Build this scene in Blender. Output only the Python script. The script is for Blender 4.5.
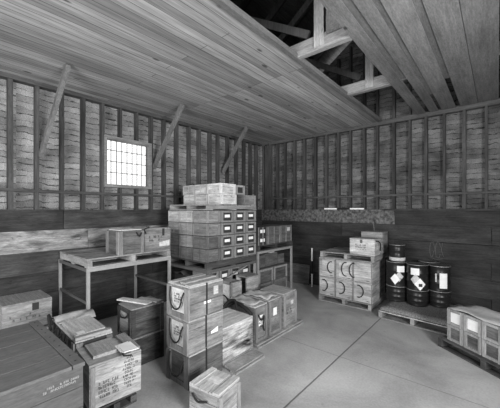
import bpy, math, random
from mathutils import Vector, Matrix
random.seed(7)
S = bpy.context.scene
for o in list(bpy.data.objects): bpy.data.objects.remove(o)
COL = S.collection
R_ = math.radians

# ------------------------------------------------------------------ camera
cam_d = bpy.data.cameras.new('camera'); cam = bpy.data.objects.new('camera', cam_d); COL.objects.link(cam)
cam.location = (4.981, -6.405, 1.83)
cam.rotation_euler = (R_(90), 0, R_(40.93))
cam_d.sensor_width = 36; cam_d.lens = 290/500*36
cam_d.shift_x = 0.007; cam_d.shift_y = 0.011; cam_d.clip_start = 0.02
S.camera = cam

# ------------------------------------------------------------------ sky and daylight
W_ = bpy.data.worlds.new('sky'); S.world = W_; W_.use_nodes = True
bg = W_.node_tree.nodes['Background']
bg.inputs['Color'].default_value = (1, 1, 1, 1); bg.inputs['Strength'].default_value = 1.7

def area(name, loc, rot, sx, sy, power, spread=180):
    l = bpy.data.lights.new(name, 'AREA'); l.shape = 'RECTANGLE'; l.size = sx; l.size_y = sy
    l.energy = power; l.spread = R_(spread)
    o = bpy.data.objects.new(name, l); o.location = loc; o.rotation_euler = rot; COL.objects.link(o)
    return o
# daylight through the two loading doors behind the photographer
area('daylight_side_door', (7.12, -5.35, 2.1), (0, R_(90), 0), 1.5, 1.6, 390)
area('daylight_front_door', (3.4, -9.42, 1.7), (R_(90), 0, 0), 3.4, 2.9, 340)
area('attic_gable_light', (3.6, -9.0, 4.6), (R_(90), 0, 0), 1.6, 0.9, 60)  # unseen area lamp lighting the attic; no gable window is built

vs = S.view_settings
vs.view_transform = 'Standard'; vs.look = 'None'; vs.gamma = 1; vs.use_curve_mapping = False
vs.exposure = 0.0

# ------------------------------------------------------------------ materials
def new_mat(name, rough=.8):
    m = bpy.data.materials.new(name); m.use_nodes = True
    nt = m.node_tree; b = nt.nodes['Principled BSDF']
    b.inputs['Roughness'].default_value = rough
    b.inputs['Specular IOR Level'].default_value = .25
    return m, nt, b
def nd(nt, t, **kw):
    n = nt.nodes.new(t)
    for k, v in kw.items(): setattr(n, k, v)
    return n
def math_n(nt, op, a, b=None, c=None):
    n = nd(nt, 'ShaderNodeMath', operation=op)
    for i, v in enumerate((a, b, c)):
        if v is None: continue
        if isinstance(v, (int, float)): n.inputs[i].default_value = v
        else: nt.links.new(v, n.inputs[i])
    return n.outputs[0]
def coords(nt, offset=True):
    tc = nd(nt, 'ShaderNodeTexCoord'); oi = nd(nt, 'ShaderNodeObjectInfo')
    if not offset: return tc.outputs['Object'], oi.outputs['Random']
    mul = math_n(nt, 'MULTIPLY', oi.outputs['Random'], 37.0)
    add = nd(nt, 'ShaderNodeVectorMath', operation='ADD')
    nt.links.new(tc.outputs['Object'], add.inputs[0]); nt.links.new(mul, add.inputs[1])
    return add.outputs[0], oi.outputs['Random']
def noise(nt, vec, scale3, detail=6, rough=.6, dist=0):
    mp = nd(nt, 'ShaderNodeMapping'); mp.inputs['Scale'].default_value = scale3
    nt.links.new(vec, mp.inputs['Vector'])
    n = nd(nt, 'ShaderNodeTexNoise'); n.inputs['Scale'].default_value = 1
    n.inputs['Detail'].default_value = detail; n.inputs['Roughness'].default_value = rough
    n.inputs['Distortion'].default_value = dist
    nt.links.new(mp.outputs[0], n.inputs['Vector'])
    return n.outputs['Fac']
def mrange(nt, v, a, b, c, d):
    n = nd(nt, 'ShaderNodeMapRange')
    for i, x in enumerate((a, b, c, d)): n.inputs[i+1].default_value = x
    nt.links.new(v, n.inputs[0]); return n.outputs[0]
def finish(nt, b, val, bump=None, strength=.3, dist=.004):
    nt.links.new(val, b.inputs['Base Color'])
    if bump is not None:
        bp = nd(nt, 'ShaderNodeBump'); bp.inputs['Strength'].default_value = strength
        bp.inputs['Distance'].default_value = dist
        nt.links.new(bump, bp.inputs['Height']); nt.links.new(bp.outputs[0], b.inputs['Normal'])

GR = {'x': (2.5, 38, 38), 'y': (38, 2.5, 38), 'z': (38, 38, 2.5), 'h': (2.5, 2.5, 42)}
BL = {'x': (1.2, 5, 5), 'y': (5, 1.2, 5), 'z': (5, 5, 1.2), 'h': (2.2, 2.2, 7)}
def wood(name, v, axis='h', c=.3, blotch=.35, var=.14, rough=.85, wav=0.0, knots=False):
    m, nt, b = new_mat(name, rough)
    vec, rnd = coords(nt)
    g = noise(nt, vec, GR[axis], 6, .65, wav)
    bl = noise(nt, vec, BL[axis], 4, .6, wav*.6)
    a = mrange(nt, g, .3, .7, v*(1-c), v*(1+c))
    k = mrange(nt, bl, .3, .7, 1-blotch, 1+blotch*.6)
    r = mrange(nt, rnd, 0, 1, 1-var, 1+var)
    fn = mrange(nt, noise(nt, vec, tuple(q*2.2+16 for q in GR[axis]), 3, .7), .35, .65, .8, 1.18)
    sc = mrange(nt, noise(nt, vec, tuple(q*.45+3 for q in GR[axis]), 5, .75, .8), .62, .68, 1, 1-c*1.6 if c*1.6 < .8 else .2)
    out = math_n(nt, 'MULTIPLY', math_n(nt, 'MULTIPLY', math_n(nt, 'MULTIPLY', a, k), r), math_n(nt, 'MULTIPLY', fn, sc))
    if knots:
        vo = nd(nt, 'ShaderNodeTexVoronoi'); vo.inputs['Scale'].default_value = 1
        mp = nd(nt, 'ShaderNodeMapping'); mp.inputs['Scale'].default_value = (3, 1.6, 3)
        nt.links.new(vec, mp.inputs[0]); nt.links.new(mp.outputs[0], vo.inputs['Vector'])
        out = math_n(nt, 'MULTIPLY', out, mrange(nt, vo.outputs['Distance'], .03, .07, .25, 1))
    finish(nt, b, out, g, .25)
    return m
def flat(name, v, rough=.8, metal=0, c=.1, sc=14):
    m, nt, b = new_mat(name, rough); b.inputs['Metallic'].default_value = metal
    vec, rnd = coords(nt)
    n = noise(nt, vec, (sc, sc, sc), 4)
    finish(nt, b, mrange(nt, n, .3, .7, v*(1-c), v*(1+c)))
    return m
def sheathing(name, ax, v, dark=.35):
    # rough fibrous boards between the studs, about 10 cm courses with ragged joints
    m, nt, b = new_mat(name, .95)
    tc = nd(nt, 'ShaderNodeTexCoord'); sp = nd(nt, 'ShaderNodeSeparateXYZ'); nt.links.new(tc.outputs['Object'], sp.inputs[0])
    wob = noise(nt, tc.outputs['Object'], (6, 6, 14), 4, .6)
    z = math_n(nt, 'ADD', sp.outputs['Z'], math_n(nt, 'MULTIPLY', math_n(nt, 'SUBTRACT', wob, .5), .10))
    bay = math_n(nt, 'FLOOR', math_n(nt, 'MULTIPLY', sp.outputs[ax], 1/.303))
    wn = nd(nt, 'ShaderNodeTexWhiteNoise', noise_dimensions='1D'); nt.links.new(bay, wn.inputs['W'])
    z = math_n(nt, 'ADD', z, math_n(nt, 'MULTIPLY', wn.outputs['Value'], .1))
    zz = math_n(nt, 'MULTIPLY', z, 1/.088)
    fr = math_n(nt, 'FRACT', zz)
    row = math_n(nt, 'FLOOR', zz)
    cv = nd(nt, 'ShaderNodeCombineXYZ'); nt.links.new(row, cv.inputs[0]); nt.links.new(bay, cv.inputs[1])
    w2 = nd(nt, 'ShaderNodeTexWhiteNoise', noise_dimensions='3D'); nt.links.new(cv.outputs[0], w2.inputs['Vector'])
    width = mrange(nt, noise(nt, tc.outputs['Object'], (9, 9, 9), 3), .35, .65, .02, .17)
    joint = math_n(nt, 'GREATER_THAN', fr, width)
    jm = mrange(nt, joint, 0, 1, .22, 1)
    fine = noise(nt, tc.outputs['Object'], (70, 70, 90), 5, .7)
    big = noise(nt, tc.outputs['Object'], (2.2, 2.2, 3.2), 4, .6)
    a = mrange(nt, fine, .33, .67, v*.5, v*1.5)
    k = mrange(nt, big, .36, .60, 1-dark*1.25, 1.15)
    rr = mrange(nt, w2.outputs['Value'], 0, 1, .68, 1.15)
    out = math_n(nt, 'MULTIPLY', math_n(nt, 'MULTIPLY', a, k), math_n(nt, 'MULTIPLY', rr, jm))
    finish(nt, b, out, math_n(nt, 'ADD', fine, joint), .5, .008)
    return m
def plank_ceiling(name, v):
    m, nt, b = new_mat(name, .75)
    tc = nd(nt, 'ShaderNodeTexCoord'); sp = nd(nt, 'ShaderNodeSeparateXYZ'); nt.links.new(tc.outputs['Object'], sp.inputs[0])
    cb = nd(nt, 'ShaderNodeCombineXYZ'); nt.links.new(sp.outputs['Y'], cb.inputs[0]); nt.links.new(sp.outputs['X'], cb.inputs[1])
    br = nd(nt, 'ShaderNodeTexBrick'); nt.links.new(cb.outputs[0], br.inputs['Vector'])
    br.offset = .37; br.offset_frequency = 3
    for k, x in dict(Scale=1, **{'Mortar Size': .0035, 'Brick Width': 3.1, 'Row Height': .115, 'Bias': -.25}).items(): br.inputs[k].default_value = x
    br.inputs['Color1'].default_value = (v*1.12,)*3+(1,); br.inputs['Color2'].default_value = (v*.5,)*3+(1,)
    br.inputs['Mortar'].default_value = (v*.22,)*3+(1,)
    g = noise(nt, tc.outputs['Object'], (40, 1.6, 10), 6, .65)
    bl = noise(nt, tc.outputs['Object'], (2.6, .5, 1), 4, .55)
    vo = nd(nt, 'ShaderNodeTexVoronoi'); vo.inputs['Scale'].default_value = 1
    mp = nd(nt, 'ShaderNodeMapping'); mp.inputs['Scale'].default_value = (4.2, 1.7, 1)
    nt.links.new(tc.outputs['Object'], mp.inputs[0]); nt.links.new(mp.outputs[0], vo.inputs['Vector'])
    kn = mrange(nt, vo.outputs['Distance'], .07, .11, .3, 1)
    out = math_n(nt, 'MULTIPLY', math_n(nt, 'MULTIPLY', br.outputs['Color'], mrange(nt, g, .32, .68, .6, 1.3)),
                 math_n(nt, 'MULTIPLY', kn, mrange(nt, bl, .35, .65, .82, 1.12)))
    finish(nt, b, out, g, .2)
    return m
def concrete(name, v):
    m, nt, b = new_mat(name, .6)
    tc = nd(nt, 'ShaderNodeTexCoord'); o = tc.outputs['Object']
    sp = nd(nt, 'ShaderNodeSeparateXYZ'); nt.links.new(o, sp.inputs[0])
    wob = math_n(nt, 'MULTIPLY', math_n(nt, 'SUBTRACT', noise(nt, o, (5, 5, 5), 4), .5), .012)
    jx = math_n(nt, 'ABSOLUTE', math_n(nt, 'ADD', math_n(nt, 'SUBTRACT', sp.outputs['X'], 3.49), wob))
    jy = math_n(nt, 'ABSOLUTE', math_n(nt, 'ADD', math_n(nt, 'SUBTRACT', sp.outputs['Y'], -2.92), wob))
    j1 = mrange(nt, jx, .005, .011, .3, 1); j2 = mrange(nt, jy, .003, .009, .62, 1)
    big = mrange(nt, noise(nt, o, (1.1, 1.1, 1), 6, .62, .4), .3, .7, v*.68, v*1.28)
    fine = mrange(nt, noise(nt, o, (45, 45, 1), 4), .3, .7, .88, 1.1)
    spots = mrange(nt, noise(nt, o, (6, 6, 1), 3), .66, .74, 1, .72)
    out = math_n(nt, 'MULTIPLY', math_n(nt, 'MULTIPLY', big, fine), math_n(nt, 'MULTIPLY', spots, math_n(nt, 'MULTIPLY', j1, j2)))
    finish(nt, b, out, math_n(nt, 'MULTIPLY', j1, j2), .4, .006)
    return m

M = {}
M['sheath_left'] = sheathing('pale_fibrous_sheathing', 'Y', .25)
M['sheath_back'] = sheathing('dark_sheathing', 'X', .14, .45)  # same sheathing as the left wall, in a darker tone
M['sheath_attic'] = sheathing('attic_sheathing', 'X', .15, .45)
M['stud'] = wood('old_stud_wood', .06, 'z', .35, .4, .3)
M['beam_x'] = wood('beam_wood_x', .24, 'x', .25, .25)
M['beam_y'] = wood('beam_wood_y', .2, 'y', .3, .3)
M['post'] = wood('truss_post_wood', .3, 'z', .25, .25)
M['plate'] = wood('plate_wood', .08, 'x', .3, .3)
M['plate_y'] = wood('plate_wood_y', .055, 'y', .3, .3)
M['brace'] = wood('knee_brace_wood', .15, 'z', .3, .25)
M['wains_dark'] = wood('dark_wainscot_board', .042, 'h', .4, .55, .2)
M['wains_pale'] = wood('scuffed_pale_wainscot_board', .2, 'h', .4, .9, .1, wav=1.2)
M['wains_back'] = wood('dark_back_wainscot_board', .04, 'h', .35, .45, .2)
M['wains_torn'] = flat('splintered_back_board', .105, .95, 0, .85, 16)
M['ceil'] = plank_ceiling('ceiling_planks', .29)
M['ceil_b'] = wood('wide_ceiling_board', .145, 'y', .22, .3, .2, knots=True)
M['floor'] = concrete('worn_concrete', .34)
M['roof'] = wood('roof_board', .09, 'y', .4, .4)
M['sash'] = flat('sash_metal', .08, .6)
M['winframe'] = wood('window_frame_wood', .2, 'h', .3, .3)
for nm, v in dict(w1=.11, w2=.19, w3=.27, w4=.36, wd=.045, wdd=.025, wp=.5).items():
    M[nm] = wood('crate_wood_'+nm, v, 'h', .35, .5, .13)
    M[nm+'x'] = wood('crate_top_wood_x_'+nm, v*1.15, 'x', .25, .28, .13)
    M[nm+'y'] = wood('crate_top_wood_y_'+nm, v*1.15, 'y', .25, .28, .13)
    M[nm+'z'] = wood('cleat_wood_'+nm, v, 'z', .25, .28, .13)
M['stain'] = wood('dark_stained_crate_wood', .38, 'h', .6, 1.0, .05, wav=1.0)
M['stain_d'] = wood('dark_mottled_crate_wood', .06, 'h', .5, .8, .1, wav=2.4)
M['pallet'] = wood('pallet_wood', .25, 'h', .3, .35, .18)
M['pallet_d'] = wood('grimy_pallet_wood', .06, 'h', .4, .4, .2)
M['pallet_g'] = wood('gritty_pallet_deck', .3, 'y', .7, .6, .15, wav=2)
M['canvas'] = flat('grey_canvas', .4, .9, 0, .16, 9)
M['paper'] = flat('white_paper', .75, .8, 0, .06, 20)
M['paper2'] = flat('grubby_paper', .5, .8, 0, .25, 25)
M['rope'] = flat('dark_rope', .018, .9)
M['rope_l'] = flat('pale_rope', .45, .9)
M['strap'] = flat('black_steel_strap', .02, .5)
M['dark'] = flat('dark_recess_board', .03, .9)
M['painted'] = wood('dark_painted_board', .11, 'y', .12, .15, .05, rough=.55)
M['painted_h'] = wood('dark_painted_side', .07, 'h', .12, .15, .05, rough=.55)
M['stencil'] = flat('white_stencil_paint', .3, .8)
M['ink'] = flat('black_stencil_ink', .03, .8)
M['drum'] = flat('black_drum_paint', .016, .32, 0, .3, 6)
M['drumtop'] = flat('worn_drum_lid', .05, .35, 0, .5, 8)
M['rimsteel'] = flat('worn_rim_steel', .3, .35, .4, .6, 9)
M['steel'] = flat('pale_rack_steel', .26, .55, 0, .12)
M['steel_d'] = flat('dull_rack_steel', .09, .6)
M['black'] = flat('black_band_paint', .01, .6)
M['white'] = flat('white_band_paint', .85, .6, 0, .04)
M['mat'] = flat('speckled_mat', .17, .95, 0, .85, 55)
M['chalk'] = flat('chalk', .13, .95, 0, .4, 40)
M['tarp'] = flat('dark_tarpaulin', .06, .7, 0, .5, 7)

# ------------------------------------------------------------------ mesh helpers
class MB:
    def __init__(s): s.v = []; s.f = []; s.sm = False
    def hexa(s, p):                     # p: 8 points, bottom 4 ccw then top 4
        n = len(s.v); s.v += [tuple(q) for q in p]
        for a in ((0,3,2,1),(4,5,6,7),(0,1,5,4),(1,2,6,5),(2,3,7,6),(3,0,4,7)): s.f.append(tuple(n+i for i in a))
        return s
    def box(s, x0, x1, y0, y1, z0, z1, j=0):
        if x1 < x0: x0, x1 = x1, x0
        if y1 < y0: y0, y1 = y1, y0
        if z1 < z0: z0, z1 = z1, z0
        r = lambda: random.uniform(-j, j) if j else 0
        return s.hexa([(x+r(), y+r(), z+r()) for z in (z0, z1) for x, y in ((x0,y0),(x1,y0),(x1,y1),(x0,y1))])
    def beam(s, a, b, w, h, up=(0,0,1)):
        a, b = Vector(a), Vector(b); d = (b-a).normalized(); u = Vector(up)
        if abs(d.dot(u)) > .98: u = Vector((1,0,0))
        r = d.cross(u).normalized(); u = r.cross(d).normalized()
        c = [(-r*w/2-u*h/2), (r*w/2-u*h/2), (r*w/2+u*h/2), (-r*w/2+u*h/2)]
        return s.hexa([a+k for k in c]+[b+k for k in c])
    def tube(s, pts, r, n=8):
        s.sm = True
        pts = [Vector(p) for p in pts]; rings = []
        up = Vector((.31, .22, .92))
        for i, p in enumerate(pts):
            d = (pts[min(i+1, len(pts)-1)]-pts[max(i-1, 0)]).normalized()
            a = d.cross(up).normalized(); b = d.cross(a).normalized(); k = len(s.v)
            for q in range(n):
                t = 2*math.pi*q/n; s.v.append(tuple(p+a*math.cos(t)*r+b*math.sin(t)*r))
            rings.append(k)
        for k0, k1 in zip(rings, rings[1:]):
            for q in range(n): s.f.append((k0+q, k0+(q+1)%n, k1+(q+1)%n, k1+q))
        s.f.append(tuple(rings[0]+q for q in range(n))[::-1]); s.f.append(tuple(rings[-1]+q for q in range(n)))
        return s
    def lathe(s, prof, n=36, a0=0, a1=2*math.pi, c=(0,0,0)):
        s.sm = True; full = abs(a1-a0-2*math.pi) < 1e-6; m = n if full else n+1; base = len(s.v)
        for i in range(m):
            t = a0+(a1-a0)*i/n
            for r, z in prof: s.v.append((c[0]+r*math.cos(t), c[1]+r*math.sin(t), c[2]+z))
        L = len(prof)
        for i in range(n):
            i2 = (i+1) % m
            for k in range(L-1): s.f.append((base+i*L+k, base+i2*L+k, base+i2*L+k+1, base+i*L+k+1))
        return s
    def build(s, name, mat, parent=None, loc=None):
        me = bpy.data.meshes.new(name); me.from_pydata(s.v, [], s.f); me.update()
        if s.sm:
            for p in me.polygons: p.use_smooth = len(p.vertices) == 4
        me.materials.append(M[mat] if isinstance(mat, str) else mat)
        o = bpy.data.objects.new(name, me); COL.objects.link(o)
        if parent: o.parent = parent
        if loc: o.location = loc
        return o
def tag(o, label, cat, group=None):
    o['label'] = label; o['category'] = cat
    if group: o['group'] = group
    return o
def thing(name, label, cat, loc=(0,0,0), rz=0, group=None):
    o = bpy.data.objects.new(name, None); COL.objects.link(o); o.empty_display_size = .1
    o.location = loc; o.rotation_euler = (0, 0, R_(rz)); return tag(o, label, cat, group)
def struct(o): o['kind'] = 'structure'; return o

# ------------------------------------------------------------------ the shell
RX, RY, HC, HW = 7.2, -9.5, 3.66, 1.83
struct(MB().box(-.3, RX+.3, RY-.3, .3, -.2, 0).build('floor', 'floor'))

# left wall: sheathing with a window opening
WY0, WY1, WZ0, WZ1 = -4.255, -3.47, 2.262, 3.03
mb = MB()
mb.box(-.13, -.1, RY, WY0, 0, HC+.25); mb.box(-.13, -.1, WY1, 0, 0, HC+.25)
mb.box(-.13, -.1, WY0, WY1, 0, WZ0); mb.box(-.13, -.1, WY0, WY1, WZ1, HC+.25)
wl = struct(mb.box(-.13, -.0, 0, .13, 0, HC+.25).build('wall_left', 'sheath_left'))
ys = [-.2, -.457, -.721, -1.009, -1.333, -1.653, -1.906, -2.231, -2.507, -2.828, -3.124, -3.41, -3.704, -4.011, -4.315, -4.611, -4.913, -5.228]
y = -5.53
while y > RY: ys.append(y); y -= .305
for i, y in enumerate(ys):
    w = .045 if i % 3 else .055
    if WY0 < y < WY1:
        MB().box(-.099, 0, y-.02, y+.02, WZ1+.06, HC-.05).build('stud', 'stud', wl)
        MB().box(-.099, 0, y-.02, y+.02, HW, WZ0-.06).build('stud', 'stud', wl)
    else:
        MB().box(-.099, 0, y-w/2, y+w/2, HW, HC-.05, .004).build('stud', 'stud', wl)
MB().box(-.099, .02, RY, 0, HC-.06, HC).build('top_plate', 'plate_y', wl)
MB().box(-.07, .012, RY, -.1, 2.075, 2.115).build('girt', 'plate_y', wl)
for k in range(6):
    z1 = HW-k*.305; mat = 'wains_pale' if k == 1 else 'wains_dark'
    cuts = [RY, -7.2, -4.9 if k == 0 else -4.55, -2.4, 0] if k < 2 else [RY, -6.4, -3.9+.5*(k % 2), -1.7, 0]
    for a, b in zip(cuts, cuts[1:]):
        mt = mat if not (k == 1 and a > -2.5) else 'wains_dark'
        MB().box(-.098, .002*(k % 2), a+.003, b-.003, z1-.302, z1, .002).build('wainscot_board', mt, wl)

# window
wn = struct(bpy.data.objects.new('window_1', None)); COL.objects.link(wn); wn.location = (0, (WY0+WY1)/2, WZ0)
hw = (WY1-WY0)/2; hz = WZ1-WZ0
MB().box(-.10, .02, -hw-.045, hw+.045, hz, hz+.05).box(-.10, .03, -hw-.045, hw+.045, -.05, 0)\
    .box(-.10, .02, -hw-.045, -hw, 0, hz).box(-.10, .02, hw, hw+.045, 0, hz).build('window_frame', 'winframe', wn)
mb = MB()
for i in range(9): yy = -hw+.01+(2*hw-.02)*i/8; mb.box(-.088, -.072, yy-.0045, yy+.0045, 0, hz)
for i in range(1, 4): zz = hz*(i/4)+.02; mb.box(-.086, -.074, -hw, hw, zz-.006, zz+.006)
mb.build('muntin_grid', 'sash', wn)
MB().box(-.135, -.13, -hw-.1, hw+.1, -.15, -.10).build('outer_sill', 'winframe', wn)
g, nt, b = new_mat('window_glass', .05)
tr = nd(nt, 'ShaderNodeBsdfTransparent'); gl = nd(nt, 'ShaderNodeBsdfGlossy'); gl.inputs['Roughness'].default_value = .05
mx = nd(nt, 'ShaderNodeMixShader'); mx.inputs[0].default_value = .06
nt.links.new(tr.outputs[0], mx.inputs[1]); nt.links.new(gl.outputs[0], mx.inputs[2])
nt.links.new(mx.outputs[0], nt.nodes['Material Output'].inputs['Surface'])
MB().box(-.082, -.079, -hw, hw, 0, hz).build('pane', g, wn)

# back wall with gable above
mb = MB(); n0 = [(-.1, HC+.2), (3.6, 6.4), (RX+.1, HC+.2), (RX+.1, 0), (-.1, 0)]
k = len(mb.v); mb.v += [(x, .1, z) for x, z in n0]+[(x, .13, z) for x, z in n0]
mb.f += [tuple(range(5))[::-1], tuple(range(5, 10))]+[(i, (i+1) % 5, 5+(i+1) % 5, 5+i) for i in range(5)]
wb = struct(mb.build('wall_back', 'sheath_back'))
xs = [.05, .27, .5, .747, 1.036, 1.325, 1.627, 1.912, 2.207, 2.485, 2.791, 3.059, 3.378, 3.669, 3.942, 4.232, 4.526, 4.83]
x = 5.13
while x < RX: xs.append(x); x += .3
for i, x in enumerate(xs):
    w = .04 if i % 2 else .05
    MB().box(x-w/2, x+w/2, 0, .099, HW, HC-.05, .004).build('stud', 'stud', wb)
    top = HC+.2+(6.4-HC-.2)*(1-abs(x-3.6)/3.7)
    MB().box(x-w/2, x+w/2, .01, .099, HC+.02, max(top-.15, HC+.1), .004).build('gable_stud', 'stud', wb)
MB().box(.12, .26, -.02, .09, HW, HC-.05).build('corner_post', 'stud', wb)
MB().box(0, RX, -.02, .099, HC-.07, HC+.02).build('top_plate', 'plate', wb)
MB().box(.1, RX, -.012, .07, 2.10, 2.14).build('girt', 'plate', wb)
for k in range(6):
    z1 = HW-k*.305
    cuts = [0, 2.3, 4.9, RX] if k % 2 else [0, 3.4, 5.6, RX]
    for a, b in zip(cuts, cuts[1:]):
        MB().box(a+.003, b-.003, -.004*(k % 3)+.002, .098, z1-.301, z1, .003).build('wainscot_board', 'wains_torn' if k == 0 and a < 3.3 else 'wains_back', wb)
MB().box(3.2, RX, -.035, .09, HW-.02, HW+.015).build('ledge_cap', 'wd', wb)

# right and front walls, each with a loading door opening
mb = MB()
mb.box(RX+.1, RX+.13, RY, -6.95, 0, HC+.25).box(RX+.1, RX+.13, -4.25, .1, 0, HC+.25).box(RX+.1, RX+.13, -6.95, -4.25, 3.1, HC+.25)
wr = struct(mb.build('wall_right', 'sheath_back'))
y = -.3
while y > RY:
    if not -6.95 < y < -4.25: MB().box(RX, RX+.099, y-.022, y+.022, 0, HC-.05).build('stud', 'stud', wr)
    y -= .305
mb = MB()
mb.box(-.13, 1.7, RY-.13, RY-.1, 0, HC+.25).box(5.1, RX+.13, RY-.13, RY-.1, 0, HC+.25).box(1.7, 5.1, RY-.13, RY-.1, 3.1, HC+.25)
wf = struct(mb.build('wall_front', 'sheath_back'))
x = .3
while x < RX:
    if not 1.7 < x < 5.1: MB().box(x-.022, x+.022, RY-.099, RY, 0, HC-.05).build('stud', 'stud', wf)
    x += .305

# ceiling: narrow planks left of the hatch slot, wide boards to the right of it
cl = struct(MB().box(-.1, 3.13, RY-.1, .1, HC, HC+.03).build('ceiling', 'ceil'))
MB().box(3.10, 3.16, RY, -.05, HC-.012, HC+.05).build('edge_trim', 'ceil_b', cl)
bx0 = [(3.80, 3.945, -.02), (4.02, 4.15, -.02), (4.152, 4.205, -1.0), (4.205, 4.41, -.02), (4.48, 4.72, -.02), (4.725, 4.99, -.02), (5.03, 5.3, 0), (5.305, 5.6, 0)]
x = 5.62
while x < RX: bx0.append((x, min(x+.29, RX+.1), 0)); x += .3
for a, b_, ye in bx0:
    j = random.uniform(-.006, .006)
    MB().hexa([(a, RY, HC+j), (b_, RY, HC+j), (b_, ye, HC+j), (a, ye, HC+j), (a, RY, HC+.025+j), (b_, RY, HC+.025+j), (b_, ye, HC+.025+j), (a, ye, HC+.025+j)]).build('ceiling_board', 'ceil_b', cl)
MB().box(3.945, 4.02, RY, -1.9, HC+.004, HC+.03).build('ceiling_board', 'ceil_b', cl)
MB().box(4.41, 4.48, RY, -1.5, HC+.006, HC+.03).build('ceiling_board', 'ceil_b', cl)
# boards closing the slot over the part of the room behind the photographer
MB().box(3.13, 3.80, RY, -5.6, HC+.002, HC+.03).build('ceiling_board', 'ceil_b', cl)

# roof
mb = MB()
mb.hexa([(-.5, RY-.4, HC+.0), (3.6, RY-.4, 6.55), (3.6, .3, 6.55), (-.5, .3, HC+.0), (-.5, RY-.4, HC+.05), (3.6, RY-.4, 6.6), (3.6, .3, 6.6), (-.5, .3, HC+.05)])
mb.hexa([(3.6, RY-.4, 6.55), (RX+.5, RY-.4, HC), (RX+.5, .3, HC), (3.6, .3, 6.55), (3.6, RY-.4, 6.6), (RX+.5, RY-.4, HC+.05), (RX+.5, .3, HC+.05), (3.6, .3, 6.6)])
rf = struct(mb.build('roof', 'roof'))
y = -.4
while y > RY:
    MB().beam((-.3, y, HC+.1), (3.6, y, 6.46), .045, .13).build('rafter', 'stud', rf)
    MB().beam((3.6, y, 6.46), (RX+.3, y, HC+.1), .045, .13).build('rafter', 'stud', rf)
    y -= .6
# roof trusses: bottom chord, queen post, diagonals
for i, (y, px) in enumerate(((-1.80, 3.50), (-3.33, 3.44), (-5.15, 3.5), (-6.95, 3.5))):
    lab = ['roof truss nearest the back wall, seen through the ceiling opening', 'roof truss crossing the middle of the ceiling opening, with wide pale gusset board',
           'roof truss over the left wall window side, hidden above the planks', 'roof truss behind the photographer'][i]
    t = thing('roof_truss', lab, 'truss', (0, y, HC+.03), 0, 'roof trusses')
    MB().box(0, RX, -.03, .03, 0, .14).build('bottom_chord', 'beam_x', t)
    if i < 2:
        MB().box(3.16, 3.80, -.036, .036, -.032, .0).build('chord_face_board', 'beam_x', t)
    MB().box(px-.06, px+.06, -.045, -.0305, .0, 1.5).build('post', 'post', t)
    MB().beam((px-.15, 0, .2), (px-1.6, 0, 1.1), .04, .09).build('web_diagonal', 'stud', t)
    MB().beam((px+.2, 0, .2), (px+1.4, 0, 1.2), .04, .09).build('web_diagonal', 'stud', t)
    MB().beam((.1, 0, .16), (3.6, 0, 2.6), .05, .12).build('top_chord', 'stud', t)
    MB().beam((3.6, 0, 2.6), (7.1, 0, .16), .05, .12).build('top_chord', 'stud', t)
    if i == 1:
        MB().box(3.53, 4.3, -.05, -.031, .1, .6).build('gusset_board', 'ceil_b', t)

# knee braces from the left wall studs up to the ceiling
for (a, b_, lab) in (((.0, -5.19, 2.6), (.9, -5.12, 3.66), 'diagonal knee brace left of the white window, nearest to camera'),
                     ((.0, -3.37, 2.62), (.85, -3.33, 3.66), 'pale diagonal knee brace just right of the white window'),
                     ((.0, -1.52, 2.72), (.775, -1.54, 3.66), 'diagonal knee brace above the tall crate stack near the corner')):
    o = MB().beam((0, 0, 0), Vector(b_)-Vector(a)-Vector((0, 0, .0)), .075, .05, (0, 1, 0)).build('knee_brace', 'brace')
    o.location = a; tag(o, lab, 'brace', 'knee braces on the left wall')

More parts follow.
